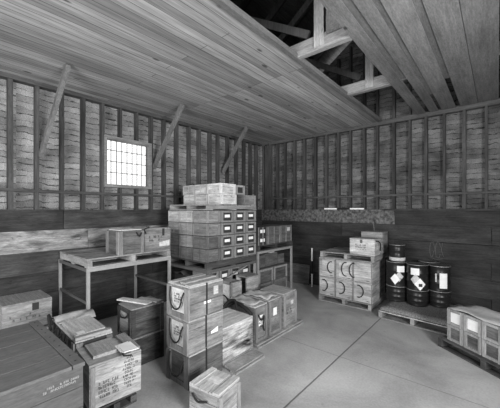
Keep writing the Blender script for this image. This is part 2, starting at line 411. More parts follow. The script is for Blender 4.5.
# ------------------------------------------------------------------ crate kit
def FP(dim, face, u, v, t):
    W, D, H = dim
    return {'px': (W/2+t, u, v), 'nx': (-W/2-t, -u, v), 'ny': (u, -D/2-t, v), 'py': (-u, D/2+t, v), 'top': (u, v, H+t)}[face]
def fbox(mb, dim, face, u0, u1, v0, v1, t0, t1, j=0):
    p = [FP(dim, face, u, v, t) for t in (t0, t1) for u, v in ((u0, v0), (u1, v0), (u1, v1), (u0, v1))]
    if j: p = [tuple(c+random.uniform(-j, j) for c in q) for q in p]
    return mb.hexa(p)
def dims(r): return tuple(r['_d'])
DIM = {}
def crate(label, loc, rz, W, D, H, m='w2', group=None, cat='crate', name='wooden_crate', planks=3, lidn=3, lid_axis='x',
          lid_m=None, cleats=(), cl_m=None, lid=True, batt=(), body='body', j=.0015):
    r = thing(name, label, cat, loc, rz, group)
    dim = (W, D, H); DIM[r.name] = dim
    t = .012; lt = .016 if lid else 0
    mb = MB(); mb.box(-W/2+t, W/2-t, -D/2+t, D/2-t, .004, H-lt-.002)
    for face, L in (('px', D), ('nx', D), ('ny', W), ('py', W)):
        ex = 0 if face in ('px', 'nx') else t
        z = 0; hz_ = (H-lt)/planks
        for k in range(planks):
            fbox(mb, dim, face, -L/2+ex, L/2-ex, z+.002, z+hz_-.003, -t, 0, j); z += hz_
    mb.build(body, m, r)
    if lid:
        mb = MB(); o = .0015
        A, B = (D, W) if lid_axis == 'x' else (W, D)
        for k in range(lidn):
            c0 = -A/2-o+(A+2*o)*k/lidn+.002; c1 = -A/2-o+(A+2*o)*(k+1)/lidn-.002
            if lid_axis == 'x': mb.box(-B/2-o, B/2+o, c0, c1, H-lt, H, j)
            else: mb.box(c0, c1, -B/2-o, B/2+o, H-lt, H, j)
        mb.build('lid', lid_m or (m+lid_axis if m+lid_axis in M else m), r)
    cm = cl_m or (m+'z' if m+'z' in M else m)
    for c in cleats:
        face, u0, u1, v0, v1 = c[:5]; tt = c[5] if len(c) > 5 else .016
        fbox(MB(), dim, face, u0, u1, v0, v1, 0.0005, tt, j).build('cleat', cm, r)
    for c in batt:
        u0, u1, v0, v1, tt = c
        fbox(MB(), dim, 'top', u0, u1, v0, v1, 0.0005, tt, j).build('lid_batten', lid_m or (m+'y' if m+'y' in M else m), r)
    return r
def paper(r, face, u0, u1, v0, v1, m='paper', t=.003, name='paper_label', off=.001, skew=0):
    d = DIM[r.name]; c = [(u0, v0), (u1, v0), (u1, v1+skew), (u0, v1)]
    p = [FP(d, face, u, v, q) for q in (off, off+t) for u, v in c]
    return MB().hexa(p).build(name, m, r)
def rope(r, face, pts, rad=.009, m='rope', t=.015, name='rope_handle'):
    d = DIM[r.name]; P = [Vector(FP(d, face, q[0], q[1], q[2] if len(q) > 2 else t)) for q in pts]
    out = []
    for i in range(len(P)-1):     # catmull-rom
        p0, p1, p2, p3 = P[max(i-1, 0)], P[i], P[i+1], P[min(i+2, len(P)-1)]
        for k in range(5):
            s = k/5; out.append(.5*((2*p1)+(-p0+p2)*s+(2*p0-5*p1+4*p2-p3)*s*s+(-p0+3*p1-3*p2+p3)*s**3))
    out.append(P[-1])
    return MB().tube(out, rad, 7).build(name, m, r)
def strap(r, pos, w=.018, m='strap', ax='y', t=.003):   # steel band round the crate across the given axis position
    W, D, H = DIM[r.name]; mb = MB(); e = .0215
    if ax == 'y':
        mb.box(-W/2, W/2+.004, pos-w/2, pos+w/2, H+.002, H+.002+t); mb.box(W/2+.002, W/2+.002+t, pos-w/2, pos+w/2, 0.01, H+.003)
        mb.box(-W/2-.002-t, -W/2-.002, pos-w/2, pos+w/2, 0.01, H+.003)
    else:
        mb.box(pos-w/2, pos+w/2, -D/2-.004, D/2, H+.002, H+.002+t); mb.box(pos-w/2, pos+w/2, -D/2-.002-t, -D/2-.002, 0.01, H+.003)
    return mb.build('steel_strap', m, r)
def marks(r, face, u0, u1, vtop, rows, ch, m='ink', dens=.85, off=.0005, th=.0015, name='stencil_lettering', ragged=.25):
    d = DIM[r.name]; mb = MB(); cw = ch*.72; rs = random.Random(int(abs(u0*997+vtop*131+rows)*10)+3)
    for row in range(rows):
        v1 = vtop-row*ch*1.5; u = u0+rs.uniform(0, ragged)*(u1-u0)*.4; end = u1-rs.uniform(0, ragged)*(u1-u0)
        while u+cw < end:
            if rs.random() < dens:
                s = ch*.17; w = cw*.72
                segs = [(u, u+s, v1-ch, v1), (u+w-s, u+w, v1-ch, v1), (u, u+w, v1-s, v1), (u, u+w, v1-ch/2-s/2, v1-ch/2+s/2), (u, u+w, v1-ch, v1-ch+s)]
                for q in rs.sample(segs, 3): fbox(mb, d, face, q[0], q[1], q[2], q[3], off, off+th)
            u += cw
    return mb.build(name, m, r)
def pallet(label, loc, rz=0, W=1.02, D=1.22, H=.13, m='pallet', stringers='y', nd_=7, group='wooden pallets', dm=None):
    """stringers run along 'y' (ends show on the -Y face) or along 'x' (ends show on the +X face)"""
    r = thing('wooden_pallet', label, 'pallet', loc, rz, group); DIM[r.name] = (W, D, H)
    if stringers == 'y': A, B = W, D      # A: across stringers, B: along
    else: A, B = D, W
    def bx(a0, a1, b0, b1, z0, z1):
        return MB().box(a0, a1, b0, b1, z0, z1, .002) if stringers == 'y' else MB().box(b0, b1, a0, a1, z0, z1, .002)
    for c in (-A/2+.03, 0, A/2-.03): bx(c-.028, c+.028, -B/2+.004, B/2-.004, .018, H-.02).build('stringer', m, r)
    w = B/nd_
    for k in range(nd_):
        b0 = -B/2+k*w; bx(-A/2, A/2, b0+.006, b0+w-.016, H-.018, H).build('deck_board', dm or m, r)
    for k in range(3):
        b0 = (-B/2, -.05, B/2-.1)[k]; bx(-A/2, A/2, b0, b0+.1, 0, .017).build('bottom_board', m, r)
    return r
def rack(label, loc, W, D, H, m='steel', rear='steel_d', brace=None, rail=None, q=.018):
    """post and rail pallet stand; origin at the floor under the centre"""
    r = thing('pallet_rack', label, 'rack', loc, 0, 'steel pallet racks')
    for sx in (-1, 1):
        for sy in (-1, 1):
            MB().box(sx*(W/2-q)-q, sx*(W/2-q)+q, sy*(D/2-q)-q, sy*(D/2-q)+q, 0, H-.045).build('post', m if not (rail and (sx, sy) != (1, 1)) else rail, r)
    for sx in (-1, 1): MB().box(sx*(W/2-q)-q, sx*(W/2-q)+q, -D/2, D/2, H-.044, H).build('top_rail', rail or m, r)
    for sy in (-1, 1):
        MB().box(-W/2+2*q, W/2-2*q, sy*(D/2-q)-q, sy*(D/2-q)+q, H-.044, H-.002).build('end_rail', 'steel_d', r)
        MB().box(-W/2+2*q, W/2-2*q, sy*(D/2-q)-.015, sy*(D/2-q)+.015, H*.58, H*.58+.035).build('lower_rail', 'steel_d', r)
    if brace: MB().beam(brace[0], brace[1], .012, .03, (1, 0, 0)).build('diagonal_brace', m, r)
    return r

# ------------------------------------------------------------------ left foreground
# A: long low chest of dark painted planks, closest to the camera
W, D, H = 1.08, 1.5, .80
A = crate('large dark painted chest with wide plank lid and white stencilling, nearest the camera', (2.91-W/2, -5.665-D/2, 0), 0, W, D, H, 'painted_h', planks=6,
          lidn=5, lid=False, name='planked_chest', cat='chest')
mb = MB(); lw = (W+.02)/5
for k in range(5): mb.box(-W/2-.01+k*lw+.006, -W/2-.01+(k+1)*lw-.006, -D/2, D/2-.068, H, H+.022)
mb.build('lid', 'painted', A)
MB().box(-W/2-.01, W/2+.01, D/2-.062, D/2+.008, H, H+.026).build('end_cleat', 'painted', A)
mb = MB()
for k in range(5):
    for dx in (.05, .15): mb.lathe([(.0, .003), (.006, .002), (.007, 0)], 8, c=(-W/2+k*lw+dx, D/2-.03, H+.026))
mb.build('nail_heads', 'ink', A)
marks(A, 'px', .52, .735, .745, 2, .014, 'stencil', .8, ragged=.15)
marks(A, 'top', .05, .2, .25, 2, .02, 'stencil', .4, off=.0225)

# B: two crates stacked by the left wall
for k, z in enumerate((0, .36)):
    r = crate(['pale plank crate, bottom of the pair at the far left edge', 'pale plank crate with black square mark, topmost of the pair at the far left edge'][k],
              (.36, -5.47, z), 0, .52, .50, .335+.005*k, 'w3', 'crates at the far left edge', planks=3-k, lidn=5, lid_m='w2x')
    if k: paper(r, 'px', .04, .11, .22, .31, 'ink', .0015, 'stencilled_square')
    marks(r, 'px', -.2, .2, .2, 2, .03, 'ink', .3)

# C: long crate with canvas flap and dark rope end
pallet('low dark pallet under the canvas-flap crate and the printed crate', (1.72, -5.19, 0), 0, 1.32, .38, .095, 'pallet_d', 'x', 4)
W, D, H = .86, .35, .45
r = crate('long crate with raised lid boards, canvas flap and dark rope end, beside the planked chest', (1.475, -5.175, .098), -3, W, D, H, 'wd', planks=3, lidn=2, lid_axis='x', lid_m='w4x',
          cleats=[('px', -.17, -.11, 0, .43), ('px', .11, .17, 0, .43), ('ny', -.43, -.37, 0, .43), ('ny', .36, .42, 0, .43)], cl_m='w2z')
fbox(MB(), DIM[r.name], 'top', -.13, .35, -.15, .13, .002, .035, .004).build('raised_lid_board', 'w4x', r)
fbox(MB(), DIM[r.name], 'top', .365, .425, -.17, .17, .002, .028, .003).build('lid_batten', 'w4y', r)
mb = MB(); n = 8; pts = []
for i in range(n+1):
    for k in range(5):
        u = -.45+.32*i/n; v = -.175+.375*k/4
        z = H+.012+.02*math.sin(i*.9+k*.6)+.05*max(0, k-2)/2*math.sin(i/n*math.pi)
        pts.append((u, v, z))
mb.v = [p for p in pts]+[(p[0], p[1], p[2]-.006) for p in pts]; NN = len(pts)
for i in range(n):
    for k in range(4):
        a = i*5+k; mb.f.append((a, a+5, a+6, a+1)); mb.f.append((NN+a, NN+a+1, NN+a+6, NN+a+5))
for k in range(4): mb.f += [(k, k+1, NN+k+1, NN+k), (n*5+k+1, n*5+k, NN+n*5+k, NN+n*5+k+1)]
for i in range(n): mb.f += [(i*5+5, i*5, NN+i*5, NN+i*5+5), (i*5+4, i*5+9, NN+i*5+9, NN+i*5+4)]
mb.sm = True; mb.build('canvas_flap', 'canvas', r)
rope(r, 'ny', [(-.36, .40), (-.39, .47, .03), (-.37, .52, .05), (-.32, .50, .06), (-.31, .42, .05), (-.34, .30, .04), (-.30, .22, .03)], .016, 'rope')
rope(r, 'ny', [(-.37, .38, .05), (-.40, .30, .06), (-.37, .22, .05)], .013, 'rope_l', name='pale_rope_end')
for u in (-.2, .0, .2): rope(r, 'ny', [(u-.1, .43), (u-.04, .36, .03), (u+.04, .41, .02), (u+.1, .34, .03)], .014, 'rope', name='rope_lashing')
paper(r, 'top', .28, .34, -.13, -.06, 'paper', .002, 'paper_label', .036)

# D: pale crate with ragged label and printed sides
W, D, H = .42, .45, .39
r = crate('pale crate with black printed sides, raised lid board and torn paper, beside planked chest', (2.155, -5.165, .098), -6, W, D, H, 'w4', planks=2, lidn=2, lid_axis='y', lid_m='w3y',
          cleats=[('ny', -.205, -.15, 0, .37), ('px', -.22, -.18, 0, .37, .01)], cl_m='w2z')
fbox(MB(), DIM[r.name], 'top', -.18, .12, -.17, .08, .002, .032, .004).build('raised_lid_board', 'w3x', r)
fbox(MB(), DIM[r.name], 'top', -.205, .205, .13, .22, .002, .03, .004).build('lid_batten', 'w3x', r)
mb = MB()
for k in range(3): fbox(mb, DIM[r.name], 'top', .04+.012*k, .22+.02*k, .03+.01*k, .15+.014*k, .034+.003*k, .036+.003*k, .006)
mb.build('torn_paper', 'paper', r)
marks(r, 'px', -.16, .04, .22, 4, .026, 'ink', .9, ragged=.2)
marks(r, 'px', .05, .21, .365, 9, .022, 'ink', .85, ragged=.4)
rope(r, 'ny', [(-.2, .3), (-.22, .22, .05), (-.16, .15, .06), (-.06, .13, .05), (.0, .2)], .01, 'rope_l')
rope(r, 'top', [(.22, .05, .02), (.29, .04, .03), (.3, .1, .02)], .007, 'rope', name='rope_end')

# E: two dark mottled crates
for k, z in enumerate((0, .345)):
    r = crate(['dark mottled crate under the one with loose boards, left of the tall rope-handled stack', 'dark mottled crate with loose pale boards on top, left of the tall rope-handled stack'][k],
              (1.655, -4.55, z), -2*k, .335, .415, .34, 'stain_d', 'dark mottled crates left of the tall stack', planks=2, lidn=3, lid_m='w2x',
              cleats=[('ny', -.165, -.12, 0, .32), ('ny', .12, .165, 0, .32), ('px', -.205, -.16, 0, .32, .01), ('px', .16, .205, 0, .32, .01)], cl_m='wd')
    if k:
        paper(r, 'ny', -.115, .115, .02, .27, 'w4', .004, 'pale_end_board')
        rope(r, 'ny', [(-.14, .31, .02), (-.1, .27, .03), (-.02, .22, .035), (.08, .235, .03), (.13, .29, .02)], .01)
        b1 = tag(MB().beam((-.27, -.13, .0), (.17, .02, .0), .10, .016).build('loose_board', 'w4x'), 'narrow pale board lying across the near side of the dark crate', 'board', 'loose boards on the dark crate')
        b1.location = (1.63, -4.55, .6995)
        b2 = tag(MB().beam((-.10, .02, 0), (.2, .13, 0), .1, .014).build('loose_board', 'w3x'), 'short tilted board behind the longer one on the dark crate', 'board', 'loose boards on the dark crate')
        b2.location = (1.62, -4.53, .698)

# F: tall stack of three rope-handled crates
for k in range(3):
    lab = ['rope-handled crate without paper, bottom of the tall black-strapped stack', 'rope-handled crate with white paper end, middle of the tall black-strapped stack',
           'rope-handled crate with white paper end, topmost of the tall black-strapped stack'][k]
    W, D, H = .37, .47, .343
    r = crate(lab, (2.435+.004*(k-1), -4.33, .349*k), (1, -1.2, .6)[k], W, D, H, 'w2' if k else 'w1', 'rope-handled crates in the tall foreground stack', planks=2, lidn=3, lid_axis='y',
              lid_m='w3y', cleats=[('ny', -.185, -.12, 0, .325, .02), ('ny', .115, .185, 0, .325, .02), ('ny', -.12, .115, 0, .05, .012)], cl_m='w2z' if k else 'w1z',
              batt=[(-.17, -.10, -.23, .23, .014), (-.02, .06, -.2, .25, .02), (.10, .175, -.23, .22, .012)] if k == 2 else [])
    if k:
        paper(r, 'ny', -.115, .11, .055, .30, 'paper2', .003, 'paper_label'); marks(r, 'ny', -.08, .08, .25, 4, .018, 'ink', .7, off=.0045)
        paper(r, 'px', -.05, .05, .13, .155, 'paper', .002, 'paper_label') if k == 2 else paper(r, 'px', .06, .16, .13, .155, 'paper', .002, 'paper_label', skew=.03)
    rope(r, 'ny', [(-.12, .31, .02), (-.115, .2, .03), (-.08, .12, .035), (0, .09, .04), (.06, .13, .035), (.09, .22, .03), (.115, .28, .022)], .009)
    strap(r, -.01, .02)
    if k == 2: paper(r, 'px', .09, .16, .2, .29, 'w4', .002, 'worn_patch')

# G: low crate standing in front of the stack
r = crate('low pale crate with slatted lid and paper scrap, in front of the tall rope-handled stack', (3.035, -4.60, 0), 8, 0.33, .31, .27, 'w3', planks=3, lidn=3, lid_axis='y', lid_m='w4y',
          cleats=[('px', -.155, -.11, 0, .25), ('px', .11, .155, 0, .25)], batt=[(.10, .165, -.155, .155, .014), (-.165, -.10, -.155, .155, .012)])
paper(r, 'top', -.07, .06, -.03, .06, 'paper2', .002)
rope(r, 'ny', [(-.12, .21), (-.04, .17, .03), (.05, .19)], .009)

# ------------------------------------------------------------------ row along the aisle
p1 = pallet('low pallet sticking out under the wavy-stained crate in the aisle row', (2.32, -3.80, 0), 0, .96, .52, .045, 'pallet', 'x', 5)
p2 = pallet('long pallet under the three crates of the aisle row', (2.125, -2.86, 0), 0, .98, 1.16, .05, 'pallet', 'x', 5)
r = crate('pale crate with dark wavy stains, between the tall strapped stack and the row', (2.355, -3.79, .047), 0, .46, .54, .41, 'stain', 'crates in the aisle row', planks=3, lidn=3, lid_axis='y', lid_m='wpy')
rope(r, 'top', [(-.3, .27, -.04), (-.2, .33, .06), (-.05, .3, .09), (.12, .285, .05), (.2, .28, .0)], .025, 'rope', name='dark_rope_coil')
rope(r, 'top', [(-.26, .2, .0), (-.2, .27, .1), (-.1, .29, .12), (-.06, .27, .03)], .02, 'rope', name='dark_rope_coil')
spec = [('crate with black pasted notice and rope, nearest of the three on the long pallet', -3.29, .27, .48, 'w2', 'notice'),
        ('crate with white square label, middle one of the three on the long pallet', -2.96, .30, .49, 'w2', 'square'),
        ('plain pale crate, farthest of the three on the long pallet', -2.56, .36, .505, 'w3', 'plain')]
for lab, y, D, H, m, kind in spec:
    W = .44
    r = crate(lab, (2.32, y, .052), random.uniform(-1.5, 1.5), W, D, H, m, 'crates in the aisle row', planks=3 if kind == 'plain' else 2, lidn=3, lid_m='w4x' if kind != 'plain' else 'w3x',
              cleats=[('px', -D/2+.004, -D/2+.045, 0, H-.02), ('px', D/2-.045, D/2-.004, 0, H-.02)] + ([('px', -D/2+.045, D/2-.045, .0, .04)] if kind != 'plain' else []), cl_m=m+'z')
    if kind == 'notice':
        paper(r, 'px', -.05, .04, .2, .34, 'paper', .002); rope(r, 'px', [(-.07, .36), (-.02, .28, .03), (.03, .33, .03), (.02, .2, .03), (.05, .12, .02)], .009)
        marks(r, 'px', -.045, .035, .3, 3, .03, 'ink', .9, off=.004)
    elif kind == 'square': paper(r, 'px', -.04, .045, .25, .36, 'paper', .002)
    else:
        paper(r, 'px', .02, .09, .3, .36, 'paper2', .002); marks(r, 'px', -.12, .1, .25, 2, .03, 'ink', .5)
# loose canvas covers over the rear of the row
def sheet(name, label, loc, rz, W, D, amp, m, seed):
    rs = random.Random(seed); nx, ny = 12, 8; mb = MB(); ph = [rs.uniform(0, 6) for _ in range(4)]
    P = []
    for i in range(nx+1):
        for k in range(ny+1):
            u = i/nx-.5; v = k/ny-.5; e = max(abs(u), abs(v))*2
            z = amp*(.5+.5*math.sin(u*7+ph[0])*math.cos(v*6+ph[1]))+amp*.4*math.sin(u*15+v*9+ph[2])-amp*1.2*max(0, e-.8)/.2*.3
            P.append((u*W, v*D, max(z, 0.0)+.006))
    N = len(P); mb.v = P+[(p[0], p[1], p[2]-.005) for p in P]; s = ny+1
    for i in range(nx):
        for k in range(ny):
            a = i*s+k; mb.f += [(a, a+s, a+s+1, a+1), (N+a, N+a+1, N+a+s+1, N+a+s)]
    for k in range(ny): mb.f += [(k, k+1, N+k+1, N+k), (nx*s+k+1, nx*s+k, N+nx*s+k, N+nx*s+k+1)]
    for i in range(nx): mb.f += [(i*s+s, i*s, N+i*s, N+i*s+s), (i*s+ny, i*s+s+ny, N+i*s+s+ny, N+i*s+ny)]
    mb.sm = True; o = mb.build(name, m); o.location = loc; o.rotation_euler = (0, 0, R_(rz)); tag(o, label, 'cover', 'canvas covers on the aisle row'); return o
sheet('canvas_cover', 'pale crumpled cover on the middle crate of the aisle row', (2.27, -2.96, .545), 4, .46, .30, .03, 'canvas', 3)
sheet('canvas_cover', 'pale crumpled cover on the nearest crate of the aisle row', (2.27, -3.29, .534), -4, .44, .26, .022, 'canvas', 5)

# F2: pair of strapped crates behind the tall stack, on the long pallet
for k in range(2):
    r = crate(['strapped crate hidden under another, behind the tall rope-handled stack', 'crate with two black straps and rope loop, behind the tall rope-handled stack'][k],
              (1.86, -3.19, .052+.345*k), 0, .30, .20, .34, 'w3', 'strapped crates behind the tall stack', planks=2, lidn=3, lid_m='w3x',
              cleats=[('ny', -.148, -.115, 0, .32), ('ny', .115, .148, 0, .32)])
    paper(r, 'ny', -.10, .10, .04, .30, 'paper2', .002)
    rope(r, 'ny', [(-.09, .05, .02), (-.07, .12, .03), (0, .14, .035), (.06, .1, .03), (.09, .03, .02)], .01)
    strap(r, -.11, .016, ax='x'); strap(r, .1, .016, ax='x')
# L: open ended box
r = thing('open_box', 'open-ended wooden box with black hollow front, behind the aisle row', 'box', (1.775, -2.69, .052))
DIM[r.name] = (.23, .30, .68); W, D, H = DIM[r.name]
MB().box(-W/2, W/2, -D/2, D/2, 0, .30).build('lower_box', 'w1', r)
mb = MB().box(-W/2, -W/2+.02, -D/2, D/2, .302, H-.02).box(W/2-.02, W/2, -D/2, D/2, .302, H-.02).box(-W/2+.02, W/2-.02, D/2-.02, D/2, .302, H-.02).box(-W/2, W/2, -D/2, D/2, .3, .32)
mb.build('side_panel', 'w3', r); MB().box(-W/2-.005, W/2+.005, -D/2, D/2, H-.018, H).build('top_panel', 'w2y', r)

# ------------------------------------------------------------------ table-like rack with two crates
rack('steel stand holding a pallet and two crates, under the white window', (.556, -4.355, 0), 1.084, 1.23, 1.085)
pallet('pallet on the steel stand below the window, carrying two crates', (.575, -4.355, 1.086), 0, 1.05, 1.22, .12, 'pallet', 'x', 6)
W, D, H = .38, .36, .33
r = crate('slatted crate with white sheet on top, left of two on the stand below the window', (.90, -4.38, 1.208), 0, W, D, H, 'w1', 'crates on the stand below the window', planks=5, lidn=3,
          cleats=[('px', -D/2, -D/2+.045, 0, H-.016), ('px', D/2-.045, D/2, 0, H-.016), ('ny', -.19, -.13, 0, H-.016), ('ny', .13, .19, 0, H-.016)], cl_m='w2z')
paper(r, 'top', -.15, .17, -.17, .16, 'paper', .006)
rope(r, 'px', [(.06, .3), (.10, .24, .03), (.14, .29)], .01)
W, D, H = .34, .44, .33
r = crate('printed box with raised flaps and pale scuff, right of two on window stand', (.90, -3.95, 1.208), 0, W, D, H, 'w2', 'crates on the stand below the window', planks=1, lidn=2)
marks(r, 'px', -.16, .14, .23, 2, .035, 'ink', .6); paper(r, 'px', .02, .2, .06, .12, 'paper2', .004, 'scuff_patch', skew=.03)
paper(r, 'px', .07, .11, .22, .33, 'ink', .002, 'tape_mark'); paper(r, 'top', -.16, .16, -.2, .2, 'w4x', .005, 'lid_flap')
rope(r, 'px', [(-.21, .27), (-.24, .33, .03), (-.16, .36, .02)], .01)

# ------------------------------------------------------------------ the tall stack on its rack
rack('steel stand carrying the tallest stack of small ammunition boxes', (1.08, -2.835, 0), 1.04, 1.19, .885, rail='steel_d', brace=((.50, -.25, .66), (.50, .36, .83)))
pallet('pallet under the four layers of the tallest box stack', (1.08, -2.835, .886), 0, 1.04, 1.20, .12, 'pallet_d', 'y', 6)
def small_box(label, loc, rz, W, D, H, m, group, kind, front=None):
    cl_ = []
    if kind == 'label':   # +X end: framed, dark recess, white card
        cl_ = [('px', -D/2+.002, -D/2+.05, 0.003, H-.003, .014), ('px', D/2-.05, D/2-.002, .003, H-.003, .014), ('px', -D/2+.05, D/2-.05, .003, .03, .012), ('px', -D/2+.05, D/2-.05, H-.03, H-.003, .012)]
    elif kind == 'panel':
        cl_ = [('px', -D/2+.002, -D/2+.03, 0.003, H-.003, .012), ('px', D/2-.045, D/2-.002, .003, H-.003, .012)]
    if front == 'frame': cl_ += [('ny', -W/2+.004, -W/2+.03, .003, H-.003, .01), ('ny', W/2-.03, W/2-.004, .003, H-.003, .01), ('ny', -W/2+.03, W/2-.03, H-.03, H-.003, .01)]
    if front == 'plain': cl_ += [('ny', -W/2+.004, -W/2+.022, .003, H-.003, .006), ('ny', W/2-.022, W/2-.004, .003, H-.003, .006), ('ny', -.006, .006, .003, H-.003, .004)]
    r = crate(label, loc, rz, W, D, H, m, group, cat='box', name='ammunition_box', planks=1, lidn=2, lid=True, cleats=cl_, j=.001)
    if kind == 'label':
        paper(r, 'px', -.095, .095, .032, H-.033, 'dark', .003, 'recess')
        paper(r, 'px', -.06, .06, H*.42, H*.66, 'paper', .002, 'white_card', .0045)
    return r
layer_z = [1.008+.203*k for k in range(4)]
ordn = ['lowest', 'second lowest', 'third', 'topmost']
colw = (.285, .30, .30, .28)
for k in range(4):
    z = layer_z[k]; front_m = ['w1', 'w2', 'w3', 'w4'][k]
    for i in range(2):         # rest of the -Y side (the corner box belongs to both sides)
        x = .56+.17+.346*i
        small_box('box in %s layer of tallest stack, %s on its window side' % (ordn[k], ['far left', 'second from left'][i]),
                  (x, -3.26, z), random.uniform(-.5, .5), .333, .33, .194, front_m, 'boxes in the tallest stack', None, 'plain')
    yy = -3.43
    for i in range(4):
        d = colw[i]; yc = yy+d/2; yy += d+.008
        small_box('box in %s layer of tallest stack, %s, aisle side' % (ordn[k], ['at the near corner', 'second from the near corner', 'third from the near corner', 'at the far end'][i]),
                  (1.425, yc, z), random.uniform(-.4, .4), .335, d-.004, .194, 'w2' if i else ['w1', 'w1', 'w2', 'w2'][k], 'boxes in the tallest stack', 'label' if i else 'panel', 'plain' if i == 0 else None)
# boxes standing under the rack
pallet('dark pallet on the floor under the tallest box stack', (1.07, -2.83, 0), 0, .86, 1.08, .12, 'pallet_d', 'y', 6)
for k in range(3):
    yy = -3.36
    for i in range(4):
        d = .262; yc = yy+d/2; yy += d+.006
        small_box('box under the stand of the tallest stack, %s row, %s from the near end' % (['bottom', 'middle', 'top'][k], ['first', 'second', 'third', 'fourth'][i]),
                  (1.33, yc, .122+.237*k), random.uniform(-1, 1), .34, d-.004, .234, 'w2', 'boxes under the stand of the tallest stack', 'label')
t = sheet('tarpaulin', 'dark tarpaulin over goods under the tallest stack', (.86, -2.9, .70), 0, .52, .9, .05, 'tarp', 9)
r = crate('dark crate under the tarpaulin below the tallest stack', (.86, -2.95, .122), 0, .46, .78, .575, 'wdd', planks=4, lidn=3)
# on top of the stack: pallet and two layers
pallet('pallet lying on top of the tallest box stack', (1.10, -2.83, 1.822), 0, 1.02, 1.18, .09, 'pallet', 'y', 7)
tops = []
for k in range(2):
    z = 1.914+.172*k
    n3 = ['left', 'middle', 'right']
    for i in range(3):
        x = .655+.172+.33*i - (.02*k)
        small_box('pale box in %s row on the top pallet, %s of three facing window' % (['lower', 'upper'][k], n3[i]),
                  (x, -3.0, z), 0, .322, .34, .17, 'wp' if i == 2 else 'w4', 'boxes on the topmost pallet', 'panel' if i == 2 else None, 'frame' if (i == 2 or (k == 0 and i == 1)) else 'plain')
small_box('small box at the aisle corner beside the gap, on the topmost pallet', (1.43, -2.42, 1.914), 0, .34, .33, .17, 'w2', 'boxes on the topmost pallet', 'panel')
r = small_box('framed box end raised behind the others on the topmost pallet', (1.43, -2.66, 2.086), 0, .3, .24, .165, 'w3', 'boxes on the topmost pallet', 'label')
for o in list(r.children):
    if o.name.startswith('white_card'): bpy.data.objects.remove(o)
small_box('box hidden in the gap with a white slip, on the topmost pallet', (1.36, -2.70, 1.914), 0, .26, .2, .168, 'wd', 'boxes on the topmost pallet', None)
mm = bpy.data.objects.get('x')
# ------------------------------------------------------------------ second rack in the corner
rack('steel stand in the room corner, right of the tallest stack', (1.12, -1.58, 0), .96, 1.20, 1.04)
pallet('pallet on the corner stand carrying six strapped boxes', (1.12, -1.58, 1.041), 0, .98, 1.20, .11, 'pallet_d', 'x', 6)
yy = -2.17
for i, d in enumerate((.3, .42, .43)):
    yc = yy+d/2; yy += d+.008
    for k in range(2):
        r = crate('wide flat box on the corner stand, %s row, %s' % (['lower', 'upper'][k], ['nearest the tall stack', 'in the middle', 'farthest right'][i]),
                  (1.34, yc, 1.153+.172*k), 0, .5, d-.004, .17, ['wd', 'w1', 'w1'][i], 'boxes on the corner stand', cat='box', name='ammunition_box', planks=1, lidn=2,
                  cleats=[('px', -d/2+.01, -d/2+.03, 0, .165, .008), ('px', -.01, .01, 0, .165, .008), ('px', d/2-.03, d/2-.01, 0, .165, .008)], cl_m='w2z')
        if (i, k) in ((2, 1), (0, 1), (0, 0)): paper(r, 'px', .04, .15, .05, .13, 'paper2', .002) if i else paper(r, 'px', -.08, .06, .06, .12, 'paper', .002)
# goods below
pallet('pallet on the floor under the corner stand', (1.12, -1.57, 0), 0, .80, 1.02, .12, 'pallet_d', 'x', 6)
yy = -2.07
for i, d in enumerate((.48, .50)):
    yc = yy+d/2; yy += d+.02
    for k in range(2):
        r = crate('crate under the corner stand, %s row, %s' % (['bottom', 'middle'][k], ['nearer', 'farther'][i]), (1.235, yc, .122+.275*k), 0, .56, d-.01, .27, 'w1', 'crates under the corner stand', planks=2, lidn=3,
                  cleats=[('px', -d/2+.01, d/2-.01, .225, .26, .016), ('px', -d/2+.01, -d/2+.05, 0, .22), ('px', d/2-.05, d/2-.01, 0, .22)], cl_m='w3z' if k else 'w2z')
for i, (d, yc) in enumerate(((.3, -1.90), (.42, -1.52), (.24, -1.17))):
    r = crate('carton on the crates under the corner stand, %s' % ['nearest the tall stack', 'in the middle', 'farthest right'][i], (1.22, yc, .672), 0, .42, d, (.24, .26, .2)[i], 'w1', 'cartons under the corner stand', cat='carton', name='carton', planks=1, lidn=2)
    if i == 1: paper(r, 'top', .1, .2, -.02, .12, 'paper', .01, 'paper_scrap')

# ------------------------------------------------------------------ scale sticks and board
def stick(label, loc, vert):
    r = thing('scale_stick', label, 'measuring stick', loc, 0, 'banded scale sticks'); f = .305
    for k in range(3):
        a, b_ = k*f, (k+1)*f-.001
        mb = MB().box(-.014, .014, -.01, .01, a, b_) if vert else MB().box(a, b_, -.01, .01, 0, .03)
        mb.build('black_band' if k == 1 else 'white_band', 'black' if k == 1 else 'white', r)
    return r
stick('banded black and white scale stick standing upright on the floor by the back wall', (1.65, -.19, 0), True)
stick('banded black and white scale stick lying along the back wall ledge', (1.885, -.022, 1.832), False)
o = tag(MB().hexa([(0, 0, 0), (.98, 0, 0), (.98, .02, 0), (0, .02, 0), (0, .05, .47), (.98, .05, .47), (.98, .07, .47), (0, .07, .47)]).build('plywood_board', 'w1'),
        'grey board leaning low against the back wall, left of the upright scale stick', 'board'); o.location = (.55, -.13, .003)
